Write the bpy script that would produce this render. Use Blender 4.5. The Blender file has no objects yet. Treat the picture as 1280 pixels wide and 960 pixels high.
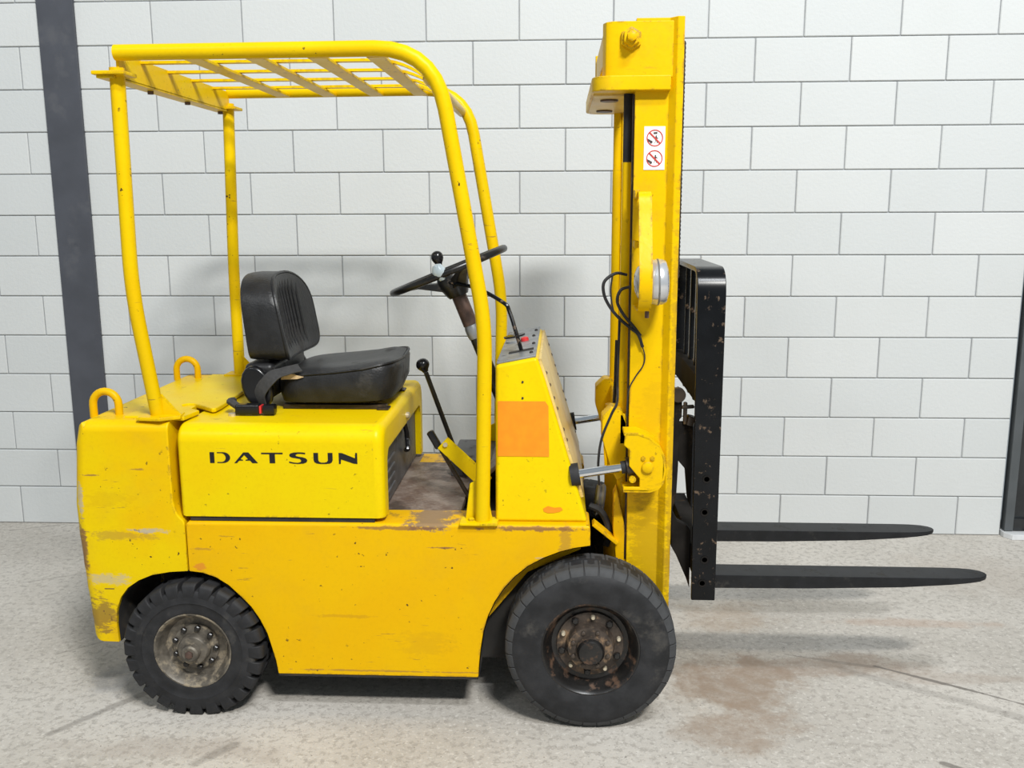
import bpy, bmesh, math, random
from mathutils import Vector, Matrix, Quaternion
random.seed(7)
PI = math.pi
S = bpy.context.scene
COL = S.collection

# ------------------------------------------------------------------ camera
def look(pitch, yaw, roll):
    cy, sy = math.cos(yaw), math.sin(yaw)
    F = Vector((sy*math.cos(pitch), cy*math.cos(pitch), -math.sin(pitch)))
    R = Vector((cy, -sy, 0)); U = R.cross(F)
    r = math.cos(roll)*R + math.sin(roll)*U
    u = -math.sin(roll)*R + math.cos(roll)*U
    return r, u, F
cam = bpy.data.objects.new('camera', bpy.data.cameras.new('camera'))
COL.objects.link(cam)
r_, u_, f_ = look(.18359, -.05011, -.00374)
cam.matrix_world = Matrix(((r_.x, u_.x, -f_.x, -1.12532), (r_.y, u_.y, -f_.y, -4.60055),
                           (r_.z, u_.z, -f_.z, 1.61689), (0, 0, 0, 1)))
cam.data.sensor_width = 36; cam.data.lens = 1168.5*36/1280
cam.data.clip_end = 100
S.camera = cam

# ------------------------------------------------------------------ light
W = bpy.data.worlds.new('world'); S.world = W; W.use_nodes = True
W.node_tree.nodes['Background'].inputs[0].default_value = (.80, .92, 1.0, 1)
W.node_tree.nodes['Background'].inputs[1].default_value = .32
def lamp(name, loc, target, size, power, col):
    l = bpy.data.lights.new(name, 'AREA'); l.shape = 'RECTANGLE'
    l.size, l.size_y = size; l.energy = power; l.color = col
    o = bpy.data.objects.new(name, l); COL.objects.link(o); o.location = loc
    d = Vector(target)-Vector(loc); o.rotation_euler = d.to_track_quat('-Z', 'Y').to_euler()
    return o
lamp('ceiling_lamp', (1.4, -7.8, 7.4), (-1.0, -1.0, .6), (1.5, .5), 720, (1, .99, .95))
lamp('ceiling_lamp', (0.6, -5.5, 7.4), (-.8, -1.0, .6), (1.5, .5), 300, (.93, .965, 1))
lamp('ceiling_lamp', (-5.4, -7.6, 7.6), (-1.6, -.6, .8), (1.5, .5), 110, (.95, .98, 1))  # unseen lamp added on the left as fill
S.view_settings.view_transform = 'Standard'; S.view_settings.look = 'None'
S.view_settings.gamma = 1; S.view_settings.use_curve_mapping = False
S.view_settings.exposure = 0.07

# ------------------------------------------------------------------ materials
MATS = {}
class N:
    """tiny node helper"""
    def __init__(s, name, obj=True):
        m = bpy.data.materials.new(name); m.use_nodes = True
        s.m = m; s.t = m.node_tree; s.b = s.t.nodes['Principled BSDF']
        s.co = s.t.nodes.new('ShaderNodeTexCoord').outputs['Object'] if obj else s.t.nodes.new('ShaderNodeNewGeometry').outputs['Position']
    def new(s, k, **kw):
        n = s.t.nodes.new(k)
        for a, v in kw.items(): setattr(n, a, v)
        return n
    def put(s, sock, v):
        if hasattr(v, 'is_output'): s.t.links.new(v, sock)
        elif isinstance(v, tuple) and len(v) == 3 and sock.type == 'RGBA': sock.default_value = (*v, 1)
        else: sock.default_value = v
    def math(s, op, a, b=0., c=0.):
        n = s.new('ShaderNodeMath', operation=op)
        for i, v in enumerate((a, b, c)): s.put(n.inputs[i], v)
        return n.outputs[0]
    def noise(s, scale, detail=3, rough=.55, vec=None, stretch=None, off=0):
        n = s.new('ShaderNodeTexNoise')
        v = vec or s.co
        if stretch or off:
            mp = s.new('ShaderNodeMapping'); s.put(mp.inputs['Vector'], v)
            mp.inputs['Scale'].default_value = stretch or (1, 1, 1); mp.inputs['Location'].default_value = (off, off*1.7, off*.6)
            v = mp.outputs[0]
        s.put(n.inputs['Vector'], v)
        n.inputs['Scale'].default_value = scale; n.inputs['Detail'].default_value = detail; n.inputs['Roughness'].default_value = rough
        return n.outputs['Fac']
    def step(s, v, a, b, lo=0., hi=1.):
        n = s.new('ShaderNodeMapRange'); n.interpolation_type = 'SMOOTHSTEP'
        s.put(n.inputs[0], v)
        for i, x in zip((1, 2, 3, 4), (a, b, lo, hi)): n.inputs[i].default_value = x
        return n.outputs[0]
    def mix(s, f, a, b):
        n = s.new('ShaderNodeMix', data_type='RGBA')
        s.put(n.inputs[0], f); s.put(n.inputs[6], a); s.put(n.inputs[7], b)
        return n.outputs[2]
    def bump(s, h, dist, strength=1.):
        n = s.new('ShaderNodeBump'); s.put(n.inputs['Height'], h)
        n.inputs['Distance'].default_value = dist; n.inputs['Strength'].default_value = strength
        s.put(s.b.inputs['Normal'], n.outputs[0])
    def edge(s, radius):
        bv = s.new('ShaderNodeBevel'); bv.samples = 4; bv.inputs['Radius'].default_value = radius
        g = s.new('ShaderNodeNewGeometry')
        d = s.new('ShaderNodeVectorMath', operation='DOT_PRODUCT')
        s.put(d.inputs[0], bv.outputs[0]); s.put(d.inputs[1], g.outputs['Normal'])
        return s.math('SUBTRACT', 1., d.outputs['Value'])
    def done(s, col, rough, metal=0., spec=.5):
        s.put(s.b.inputs['Base Color'], col); s.put(s.b.inputs['Roughness'], rough); s.put(s.b.inputs['Metallic'], metal)
        s.b.inputs['Specular IOR Level'].default_value = spec
        MATS[s.m.name] = s.m
        return s.m

def plain(name, col, rough=.5, metal=0., var=.15, scale=12, dirt=None, dscale=9, dth=(.55, .7), bump=None, spec=.5):
    n = N(name)
    f = n.step(n.noise(scale, 4), .3, .7)
    c = n.mix(f, tuple(x*(1-var) for x in col), tuple(min(1, x*(1+var)) for x in col))
    rg = rough
    if dirt:
        k = n.step(n.noise(dscale, 5, .65, off=3.1), *dth)
        c = n.mix(k, c, dirt); rg = n.math('MULTIPLY_ADD', k, .3, rough)
    if bump: n.bump(n.noise(bump[0], 3), bump[1])
    return n.done(c, rg, metal, spec)

def paint(name, ca, cb, chip=1., edge=1., grime=.0, scrapes_shade=()):
    n = N(name)
    c = n.mix(n.step(n.noise(3.5, 3), .35, .65), ca, cb)
    c = n.mix(n.math('MULTIPLY', n.step(n.noise(90, 2), .45, .75), .10), c, (.50, .27, .004))
    if grime:
        g = n.math('MULTIPLY', n.step(n.noise(5, 5, .7, off=8), .48, .72), grime)
        c = n.mix(g, c, (.30, .17, .04))
    scr = n.math('MULTIPLY', n.step(n.noise(9, 4, .7, stretch=(1, 1, 9), off=1.3), .635, .69), n.step(n.noise(3, 2, off=5), .46, .58))
    c = n.mix(n.math('MULTIPLY', scr, .55*chip), c, (.22, .12, .03))
    ch = n.math('MULTIPLY', n.step(n.noise(48, 3, .6, off=2.2), .665, .70), n.step(n.noise(5, 3, off=9), .45, .58))
    c = n.mix(n.math('MULTIPLY', ch, .9*chip), c, (.05, .025, .012))
    if edge:
        e = n.math('MULTIPLY', n.step(n.edge(.012), .012, .07), n.step(n.noise(16, 5, .75, off=4.4), .50, .60))
        c = n.mix(n.math('MULTIPLY', e, .8*edge), c, (.13, .06, .025))
    if scrapes_shade:
        sp_ = n.new('ShaderNodeSeparateXYZ'); n.put(sp_.inputs[0], n.new('ShaderNodeNewGeometry').outputs['Position'])
        wb = n.math('MULTIPLY_ADD', n.noise(22, 6, .78, stretch=(1, 1, 2.5)), 3.4, -1.7)
        for (x, z, rx, rz, col, amt) in scrapes_shade:
            a = n.math('DIVIDE', n.math('SUBTRACT', sp_.outputs[0], x), rx); b = n.math('DIVIDE', n.math('SUBTRACT', sp_.outputs[2], z), rz)
            d = n.math('ADD', n.math('SQRT', n.math('ADD', n.math('MULTIPLY', a, a), n.math('MULTIPLY', b, b))), wb)
            c = n.mix(n.math('MULTIPLY', n.step(d, 1.0, .55), amt), c, col)
    n.bump(n.noise(40, 3), .0006)
    return n.done(c, n.math('MULTIPLY_ADD', n.noise(7, 3, off=6), .25, .24), 0, .12)

YA, YB = (.74, .545, .0008), (.74, .505, .0008)
paint('yellow_paint', YA, YB, .6, .8)
paint('worn_yellow_paint', (.74, .43, .0008), (.72, .40, .0008), 1., 1., .12)
RUST, SCUFF, PRIMER = (.20, .09, .05), (.42, .38, .30), (.62, .20, .03)
paint('panel_paint', (.74, .43, .0008), (.73, .405, .0008), 1., 1., .08, [(-1.52, .655, .085, .030, (.22, .15, .10), .9), (-1.22, .641, .20, .009, RUST, .8), (-1.62, .638, .16, .007, RUST, .7), (-1.10, .600, .02, .05, RUST, .4), (-2.265, .500, .022, .012, PRIMER, .7), (-1.48, .575, .06, .004, RUST, .8), (-1.70, .153, .34, .0035, RUST, .5), (-2.25, .56, .05, .006, RUST, .4), (-1.80, .34, .12, .006, (.5, .26, .01), .5), (-1.55, .25, .10, .05, (.5, .27, .01), .25), (-1.15, .545, .05, .004, SCUFF, .5)])
paint('mast_yellow_paint', (.75, .48, .0008), (.74, .44, .0008), .5, 1., .20, [(-.83, .52, .085, .24, (.40, .235, .008), .6), (-.83, 1.0, .06, .10, (.5, .29, .006), .3), (-.77, .9, .012, .9, (.30, .16, .02), .35)])  # large brown ellipse low on the mast: painted shade along with dirt
paint('counterweight_paint', (.74, .52, .0008), (.74, .45, .0008), 1.2, 1.2, .12, [(-2.43, .617, .075, .012, SCUFF, .85), (-2.645, .55, .020, .11, RUST, .85), (-2.60, .33, .06, .07, (.20, .11, .035), .75), (-2.57, .452, .085, .022, SCUFF, .6), (-2.50, .60, .12, .02, RUST, .35), (-2.64, .72, .012, .06, SCUFF, .7), (-2.55, .72, .10, .03, (.45, .22, .01), .18), (-2.60, .80, .03, .004, RUST, .7), (-2.45, .82, .03, .004, RUST, .6)])
paint('guard_paint', (.74, .50, .0008), (.73, .46, .0008), 1.2, .6)
paint('pale_yellow_paint', (.74, .56, .20), (.66, .46, .13), .6, .8, .25)
plain('orange_patch', (.80, .255, .0006), .45, var=.06, scale=30)
plain('black_rubber', (.020, .020, .0215), .66, var=.35, scale=14, dirt=(.062, .058, .053), dscale=7, bump=(60, .001), spec=.3)
plain('worn_tread_rubber', (.046, .047, .049), .7, var=.3, scale=14, dirt=(.105, .10, .095), dscale=12, spec=.3)
plain('black_paint', (.0045, .005, .006), .24, var=.3, dirt=(.11, .075, .05), dscale=34, dth=(.60, .67), spec=.22)
plain('dark_steel', (.012, .0105, .0095), .75, .0, var=.4, dirt=(.05, .035, .022), dscale=14, spec=.12)
plain('greasy_steel', (.03, .021, .014), .38, .1, var=.5, dirt=(.12, .075, .03), dscale=20, spec=.4)
plain('fork_steel', (.010, .0105, .012), .45, .0, var=.25, scale=20, dirt=(.035, .033, .03), dscale=20, spec=.3)
plain('grey_panel', (.10, .10, .105), .45, .3, var=.25, dirt=(.06, .05, .045), dscale=14)
plain('dash_metal', (.27, .28, .29), .42, .55, var=.2, dirt=(.10, .09, .08), dscale=30, dth=(.58, .7))
plain('rusty_rim', (.06, .045, .035), .5, .3, var=.5, scale=25, dirt=(.26, .17, .10), dscale=18, dth=(.5, .66))
plain('black_rim', (.013, .012, .0115), .32, .1, var=.4, scale=20, dirt=(.09, .05, .03), dscale=22, dth=(.52, .66))
plain('dusty_rim', (.12, .105, .085), .5, .3, var=.4, scale=30, dirt=(.30, .25, .18), dscale=22, dth=(.5, .64))
plain('chrome', (.80, .81, .83), .12, 1., var=.03)
plain('lamp_chrome', (.66, .67, .69), .22, .65, var=.08)
plain('stud_metal', (.62, .55, .42), .35, .6, var=.15)
plain('black_plastic', (.008, .008, .009), .22, var=.2, spec=.4)
plain('black_vinyl', (.016, .016, .017), .40, var=.25, scale=20, dirt=(.034, .032, .03), dscale=8, bump=(130, .0012), spec=.35)
plain('torn_foam', (.50, .36, .20), .9, var=.2, scale=60)
plain('webbing', (.035, .034, .034), .75, var=.2, scale=80)
plain('red_plastic', (.55, .03, .03), .35)
plain('pearl_knob', (.55, .64, .68), .22, var=.12, scale=30)
plain('steering_black', (.010, .010, .010), .32, var=.3, dirt=(.05, .04, .033), dscale=30, spec=.4)
plain('rusty_tube', (.085, .05, .038), .5, .2, var=.4, scale=30)
plain('black_letter', (.006, .005, .006), .35, var=.1)
plain('decal_white', (.86, .86, .84), .5, var=.03)
plain('decal_red', (.50, .04, .03), .5, var=.08)
plain('decal_dark', (.05, .035, .035), .5, var=.1)
plain('column_paint', (.062, .066, .080), .5, var=.12, scale=5, dirt=(.085, .088, .10), dscale=4)
plain('door_paint', (.075, .083, .088), .45, var=.1, scale=5)
plain('door_glass_dark', (.02, .022, .024), .2, var=.2)
plain('foot_metal', (.60, .61, .62), .4, var=.1)
plain('dark_inside', (.02, .018, .016), .8, var=.3, dirt=(.05, .035, .02))
plain('glass_lens', (.55, .57, .60), .1, .3, var=.05)
# brown worn chequer floor plate
n = N('floor_plate_metal')
c = n.mix(n.step(n.noise(9, 5, .7), .35, .65), (.16, .105, .08), (.33, .27, .23))
c = n.mix(n.step(n.noise(4, 5, .7, off=4), .52, .66), c, (.09, .065, .05))
n.bump(n.noise(70, 3), .002); n.done(c, .5, .3)
# painted calcium silicate block
n = N('white_block')
rn = n.new('ShaderNodeObjectInfo').outputs['Random']
pos = n.new('ShaderNodeNewGeometry').outputs['Position']
c = n.mix(rn, (.56, .578, .578), (.598, .612, .609))
c = n.mix(n.math('MULTIPLY', n.step(n.noise(2.2, 5, .6, vec=pos), .42, .75), .30), c, (.535, .545, .535))
c = n.mix(n.math('MULTIPLY', n.step(n.noise(26, 3, .6, vec=pos), .72, .78), .35), c, (.38, .38, .37))
n.bump(n.noise(60, 4, vec=pos), .0012); n.done(c, .72, 0, .3)
plain('mortar', (.30, .31, .32), .9, var=.1)
# concrete floor with stains, skid marks and hairline cracks
n = N('concrete_floor', obj=False)
sep = n.new('ShaderNodeSeparateXYZ'); n.put(sep.inputs[0], n.co); FX, FY = sep.outputs[0], sep.outputs[1]
c = n.mix(n.step(n.noise(1.3, 5, .6), .3, .7), (.41, .380, .338), (.535, .502, .455))
c = n.mix(n.math('MULTIPLY', n.step(n.noise(38, 4, .75), .49, .60), .60), c, (.29, .265, .235))
c = n.mix(n.math('MULTIPLY', n.step(n.noise(55, 4, .75, off=3), .54, .64), .7), c, (.60, .57, .52))
c = n.mix(n.math('MULTIPLY', n.step(n.noise(90, 3, .6, off=7), .66, .70), .85), c, (.16, .14, .125))
wob = n.noise(6, 4, .65, off=2)
def ell(cx, cy, rx, ry, soft=.55):
    a = n.math('DIVIDE', n.math('SUBTRACT', FX, cx), rx); b = n.math('DIVIDE', n.math('SUBTRACT', FY, cy), ry)
    d = n.math('SQRT', n.math('ADD', n.math('MULTIPLY', a, a), n.math('MULTIPLY', b, b)))
    d = n.math('ADD', d, n.math('MULTIPLY_ADD', wob, 1.8, -.9))
    return n.step(d, 1.0, 1.0-soft, 0., 1.)
def seg(x0, y0, x1, y1, w):
    L = math.hypot(x1-x0, y1-y0); ux, uy = (x1-x0)/L, (y1-y0)/L
    dx = n.math('SUBTRACT', FX, x0); dy = n.math('SUBTRACT', FY, y0)
    t = n.math('ADD', n.math('MULTIPLY', dx, ux), n.math('MULTIPLY', dy, uy))
    t = n.math('MINIMUM', n.math('MAXIMUM', t, 0.), L)
    ex = n.math('SUBTRACT', dx, n.math('MULTIPLY', t, ux)); ey = n.math('SUBTRACT', dy, n.math('MULTIPLY', t, uy))
    d = n.math('SQRT', n.math('ADD', n.math('MULTIPLY', ex, ex), n.math('MULTIPLY', ey, ey)))
    d = n.math('ADD', d, n.math('MULTIPLY_ADD', wob, .03, -.015))
    return n.step(d, w, w*.35, 0., 1.)
for e in [(-.50, -1.55, .30, .22, .50, (.26, .19, .135)), (-.12, -1.42, .42, .10, .42, (.27, .205, .155)), (-.45, -1.02, .30, .16, .35, (.33, .255, .185)),
          (.28, -1.05, .40, .055, .30, (.38, .27, .20)), (-.55, -1.85, .24, .16, .42, (.27, .20, .145)), (-2.62, -1.62, .16, .14, .4, (.28, .275, .27)),
          (.30, -1.50, .40, .05, .28, (.33, .27, .22)), (.75, -.55, .5, .3, .22, (.36, .31, .26)), (-2.25, -2.05, .5, .08, .25, (.33, .28, .24))]:
    c = n.mix(n.math('MULTIPLY', n.math('MULTIPLY', ell(*e[:4]), n.step(n.noise(17, 5, .75, off=11), .25, .65, .45, 1.)), min(1., e[4]*1.7)), c, e[5])
for q in [(-.28, -1.34, .02, -1.43, .012, .35), (.02, -1.42, .32, -1.60, .008, .8), (.32, -1.60, .72, -1.86, .009, .75), (-.1, -1.45, .45, -1.80, .030, .28),
          (.02, -2.02, .14, -2.10, .012, .7), (-2.50, -1.68, -2.72, -1.98, .022, .45), (-2.70, -1.20, -2.98, -1.45, .010, .35), (-2.12, -2.02, -2.2, -2.12, .03, .4),
          (-3.72, -.02, -3.95, -.12, .010, .4), (-2.95, -.5, -3.6, -.85, .010, .2), (1.2, -.45, 1.6, -1.05, .015, .35)]:
    c = n.mix(n.math('MULTIPLY', seg(*q[:5]), q[5]), c, (.13, .115, .10))
n.bump(n.noise(120, 4, .7), .002, .8); n.done(c, n.math('MULTIPLY_ADD', wob, .25, .48), 0, .35)

# ------------------------------------------------------------------ mesh helpers
ORI = {}
class B:
    def __init__(s): s.v = []; s.f = []
    def box(s, lo, hi):
        i = len(s.v); (a, b, c), (d, e, g) = lo, hi
        s.v += [(a, b, c), (d, b, c), (d, e, c), (a, e, c), (a, b, g), (d, b, g), (d, e, g), (a, e, g)]
        s.f += [[i+k for k in q] for q in ((3, 2, 1, 0), (4, 5, 6, 7), (0, 1, 5, 4), (1, 2, 6, 5), (2, 3, 7, 6), (3, 0, 4, 7))]
        return s
    def obox(s, p0, p1, w, h, up=(0, 0, 1)):
        """bar from p0 to p1, width w sideways, height h along up"""
        p0, p1 = Vector(p0), Vector(p1); d = (p1-p0).normalized(); sd = d.cross(Vector(up)).normalized(); u = sd.cross(d)
        i = len(s.v)
        for p in (p0, p1):
            for a, b in ((-1, -1), (1, -1), (1, 1), (-1, 1)): s.v.append(tuple(p+sd*a*w/2+u*b*h/2))
        s.f += [[i+k for k in q] for q in ((0, 1, 2, 3), (7, 6, 5, 4), (0, 4, 5, 1), (1, 5, 6, 2), (2, 6, 7, 3), (3, 7, 4, 0))]
        return s
    def prism(s, poly, ax, a, b):
        n = len(poly); i = len(s.v)
        for t in (a, b):
            for p in poly:
                s.v.append((p[0], t, p[1]) if ax == 'y' else (t, p[0], p[1]) if ax == 'x' else (p[0], p[1], t))
        s.f.append([i+k for k in range(n)]); s.f.append([i+n+k for k in range(n)][::-1])
        for k in range(n): s.f.append([i+k, i+(k+1) % n, i+n+(k+1) % n, i+n+k])
        return s
    def tube(s, pts, r, seg=12, closed=False, caps=True):
        pts = [Vector(p) for p in pts]; n = len(pts); i = len(s.v)
        rr = r if isinstance(r, (list, tuple)) else [r]*n
        tg = []
        for k in range(n):
            a = pts[(k-1) % n] if (closed or k) else pts[k]; b = pts[(k+1) % n] if (closed or k < n-1) else pts[k]
            tg.append((b-a).normalized())
        ref = Vector((0, 1, 0)) if abs(tg[0].y) < .9 else Vector((1, 0, 0))
        u = (ref - tg[0]*ref.dot(tg[0])).normalized()
        for k in range(n):
            u = (u - tg[k]*u.dot(tg[k])).normalized(); w = tg[k].cross(u)
            for q in range(seg):
                a = 2*PI*q/seg; s.v.append(tuple(pts[k]+(u*math.cos(a)+w*math.sin(a))*rr[k]))
        m = n if closed else n-1
        for k in range(m):
            for q in range(seg):
                a, b = i+k*seg, i+((k+1) % n)*seg
                s.f.append([a+q, a+(q+1) % seg, b+(q+1) % seg, b+q])
        if caps and not closed:
            s.f.append([i+q for q in range(seg)][::-1]); s.f.append([i+(n-1)*seg+q for q in range(seg)])
        return s
    def lathe(s, prof, o=(0, 0, 0), d=(0, 1, 0), seg=32, close=False):
        """prof: (radius, along d)"""
        o, d = Vector(o), Vector(d).normalized()
        ref = Vector((0, 0, 1)) if abs(d.z) < .9 else Vector((1, 0, 0))
        u = (ref-d*ref.dot(d)).normalized(); w = d.cross(u); i = len(s.v); n = len(prof)
        for r, t in prof:
            for q in range(seg):
                a = 2*PI*q/seg; s.v.append(tuple(o+d*t+(u*math.cos(a)+w*math.sin(a))*max(r, 1e-5)))
        for k in range(n if close else n-1):
            for q in range(seg):
                a, b = i+k*seg, i+((k+1) % n)*seg
                s.f.append([a+q, a+(q+1) % seg, b+(q+1) % seg, b+q])
        if not close:
            if prof[0][0] > 1e-4: s.f.append([i+q for q in range(seg)][::-1])
            if prof[-1][0] > 1e-4: s.f.append([i+(n-1)*seg+q for q in range(seg)])
        return s
    def loft(s, rings, caps=True):
        n = len(rings[0]); i = len(s.v)
        for rg in rings: s.v += [tuple(p) for p in rg]
        for k in range(len(rings)-1):
            for q in range(n):
                a, b = i+k*n, i+(k+1)*n
                s.f.append([a+q, a+(q+1) % n, b+(q+1) % n, b+q])
        if caps: s.f.append([i+q for q in range(n)][::-1]); s.f.append([i+(len(rings)-1)*n+q for q in range(n)])
        return s
    def make(s, name, mat, parent=None, bevel=0, seg=2, ang=32, sels=None, origin=None, sub=0, smooth=True):
        o = Vector(origin) if origin is not None else sum((Vector(v) for v in s.v), Vector())/len(s.v)
        bm = bmesh.new()
        vs = [bm.verts.new(Vector(v)-o) for v in s.v]
        for f in s.f:
            try: bm.faces.new([vs[k] for k in f])
            except ValueError: pass
        bmesh.ops.remove_doubles(bm, verts=bm.verts, dist=1e-5)
        bmesh.ops.recalc_face_normals(bm, faces=bm.faces)
        for sel, w, sg in (sels or []):
            bm.normal_update()
            es = [e for e in bm.edges if len(e.link_faces) == 2 and sel(e.verts[0].co+o, e.verts[1].co+o, e.link_faces[0].normal, e.link_faces[1].normal)]
            if es: bmesh.ops.bevel(bm, geom=es, offset=w, segments=sg, profile=.5, affect='EDGES', clamp_overlap=True)
        if bevel:
            bm.normal_update()
            es = [e for e in bm.edges if len(e.link_faces) == 2 and e.calc_face_angle(0) > math.radians(ang)]
            if es: bmesh.ops.bevel(bm, geom=es, offset=bevel, segments=seg, profile=.5, affect='EDGES', clamp_overlap=True)
        me = bpy.data.meshes.new(name); bm.to_mesh(me); bm.free()
        if smooth:
            for p in me.polygons: p.use_smooth = True
            me.set_sharp_from_angle(angle=math.radians(40))
        me.materials.append(MATS[mat])
        ob = bpy.data.objects.new(name, me); COL.objects.link(ob)
        if bevel or sels:
            wn = ob.modifiers.new('weighted', 'WEIGHTED_NORMAL'); wn.keep_sharp = True
        if sub: ob.modifiers.new('sub', 'SUBSURF').levels = sub; ob.modifiers['sub'].render_levels = sub
        ORI[ob] = o
        if parent is not None: ob.parent = parent; ob.location = o-ORI[parent]
        else: ob.location = o
        return ob

def put_copy(src, off, parent=None, rotz=0):
    c = src.copy(); COL.objects.link(c); p = parent or src.parent
    c.parent = p; c.location = src.location+Vector(off)
    ORI[c] = ORI[src]+Vector(off)
    if rotz: c.rotation_euler.z = rotz
    for ch in list(src.children):
        d = ch.copy(); COL.objects.link(d); d.parent = c; ORI[d] = ORI[ch]+Vector(off)
    return c
def mirror(src, parent=None):
    """the same part on the other side of the truck (mirrored in y)"""
    def mesh(o):
        m = o.data.copy(); m.transform(Matrix.Scale(-1, 4, (0, 1, 0))); m.flip_normals(); return m
    c = src.copy(); c.data = mesh(src); COL.objects.link(c); c.parent = parent or src.parent
    l = src.location; c.location = (l.x, -l.y, l.z); q = ORI[src]; ORI[c] = Vector((q.x, -q.y, q.z))
    for ch in list(src.children):
        d = ch.copy(); d.data = mesh(ch); COL.objects.link(d); d.parent = c
        l = ch.location; d.location = (l.x, -l.y, l.z); q = ORI[ch]; ORI[d] = Vector((q.x, -q.y, q.z))
    return c
def smoothpath(pts, k=6):
    """Catmull-Rom through points"""
    P = [Vector(p) for p in pts]; P = [2*P[0]-P[1]]+P+[2*P[-1]-P[-2]]; out = []
    for i in range(1, len(P)-2):
        for j in range(k):
            t = j/k; a, b, c, d = P[i-1:i+3]
            out.append(.5*((2*b)+(c-a)*t+(2*a-5*b+4*c-d)*t*t+(3*b-a-3*c+d)*t**3))
    return out+[P[-2]]
def fillet(pts, rads, k=7):
    """polyline with rounded corners"""
    P = [Vector(p) for p in pts]; out = [P[0]]
    for i in range(1, len(P)-1):
        r = rads[i-1]
        if not r: out.append(P[i]); continue
        a = (P[i-1]-P[i]).normalized(); b = (P[i+1]-P[i]).normalized()
        p, q = P[i]+a*r, P[i]+b*r
        for j in range(k+1):
            t = j/k; out.append(p*(1-t)**2+P[i]*2*t*(1-t)+q*t*t)
    return out+[P[-1]]
def arc(cx, cz, r, a0, a1, n):
    return [(cx+r*math.cos(math.radians(a0+(a1-a0)*k/n)), cz+r*math.sin(math.radians(a0+(a1-a0)*k/n))) for k in range(n+1)]

# ------------------------------------------------------------------ the place
fl = B().box((-9, -9, -.1), (6, .25, 0)).make('floor', 'concrete_floor', smooth=False)
fl['kind'] = 'structure'; fl['label'] = 'grey concrete floor with brown stains and skid marks'; fl['category'] = 'floor'
BW, BH = .43882, .2
XE = 2.5*BW
wall = B().box((-6.2, .0065, 0), (XE-.004, .20, 16*BH)).make('wall_back', 'mortar', smooth=False)
wall['kind'] = 'structure'; wall['label'] = 'white painted wall of large blocks behind the forklift'; wall['category'] = 'wall'
g = .0022; blk = {}
def block(x0, x1, row):
    key = round(x1-x0, 4)
    lo = Vector((x0+g, 0, row*BH+g)); hi = Vector((x1-g, .03, (row+1)*BH-g)); mid = (lo+hi)/2
    if key not in blk:
        b = B().box(lo, hi)
        blk[key] = b.make('block', 'white_block', wall, bevel=.0035, seg=1, ang=30, origin=mid, smooth=False)
        for m in list(blk[key].modifiers): blk[key].modifiers.remove(m)
        o = blk[key]
    else:
        o = blk[key].copy(); COL.objects.link(o); o.parent = wall
    o.location = mid-ORI[wall]+Vector((random.uniform(-.0004, .0004), random.uniform(-.0009, .0006), 0))
for row in range(16):
    if row % 2 == 0: k0, half = 2.0, True      # integer joints, half block at the corner
    else: k0, half = 2.5, False
    if half: block(2*BW, XE, row)
    k = k0
    while k*BW > -6.1:
        block((k-1)*BW, k*BW, row); k -= 1
# steel column in front of the wall
co = B().box((-3.617, -.018, 0), (-3.438, .02, 3.4)).make('trim_1', 'column_paint', bevel=.003)
co['kind'] = 'structure'; co['label'] = 'dark grey steel column against the white block wall'; co['category'] = 'column'
# gate leaf past the end of the wall
d1 = B().box((XE+.012, -.02, .03), (XE+.055, .03, 3.3)).make('door_1', 'door_paint', bevel=.004)
d1['kind'] = 'structure'; d1['label'] = 'dark grey metal door at the right end of the wall'; d1['category'] = 'door'
B().box((XE+.060, .0, .10), (XE+.9, .03, 3.3)).make('door_panel', 'door_glass_dark', d1, bevel=.003)
B().box((XE+.057, -.015, .03), (XE+.9, .03, .095)).make('door_rail', 'door_glass_dark', d1, bevel=.003)
B().prism([(XE+.004, -.03), (XE+.03, -.07), (XE+.12, -.07), (XE+.12, .02), (XE+.004, .02)], 'z', 0, .028).make('door_foot', 'foot_metal', d1, bevel=.003)
B().box((XE+.11, -.06, .0), (XE+.9, .03, .028)).make('door_threshold', 'dark_inside', d1, bevel=.003)

# ================================================================== the forklift (model space: x along the wall, y = 0 mid plane, z up)
FL = bpy.data.objects.new('forklift', None); COL.objects.link(FL); FL.location = (-1.45, -1.385, 0)
FL['label'] = 'old yellow forklift truck with black seat, mast and forks by white wall'; FL['category'] = 'forklift'
ORI[FL] = Vector((-1.45, 0, 0))
H = .435
# ---- lower chassis
B().box((-2.10, -.29, .13), (-1.10, .29, .60)).box((-2.48, -.24, .17), (-2.1, .24, .6)).make('chassis', 'dark_inside', FL, bevel=.01)
side = [(-2.303, .650), (-1.023, .654), (-1.022, .588), (-1.070, .580), (-1.117, .567), (-1.168, .546), (-1.217, .518), (-1.258, .483), (-1.292, .444), (-1.322, .398),
        (-1.344, .349), (-1.359, .296), (-1.368, .239), (-1.374, .187), (-1.377, .137), (-2.030, .136), (-2.036, .180), (-2.047, .225), (-2.060, .275), (-2.081, .322), (-2.108, .366),
        (-2.142, .403), (-2.177, .438), (-2.217, .464), (-2.260, .479), (-2.303, .484)]
top_edge = lambda a, b, n1, n2: a.z > .64 and b.z > .64 and (abs(n1.z) > .8) != (abs(n2.z) > .8)
sp = B().prism(side, 'y', -H, -.285).make('side_panel', 'panel_paint', FL, sels=[(top_edge, .012, 3)], bevel=.003, seg=2)
mirror(sp)
B().box((-2.03, -.432, .128), (-1.378, .432, .137)).make('underside', 'dark_inside', FL)
B().prism([(-1.35, .30), (-1.22, .46), (-1.05, .54), (-1.05, .58), (-1.3, .58), (-1.40, .4)], 'y', -.34, -.29).make('inner_arch', 'worn_yellow_paint', FL, bevel=.004)
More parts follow.
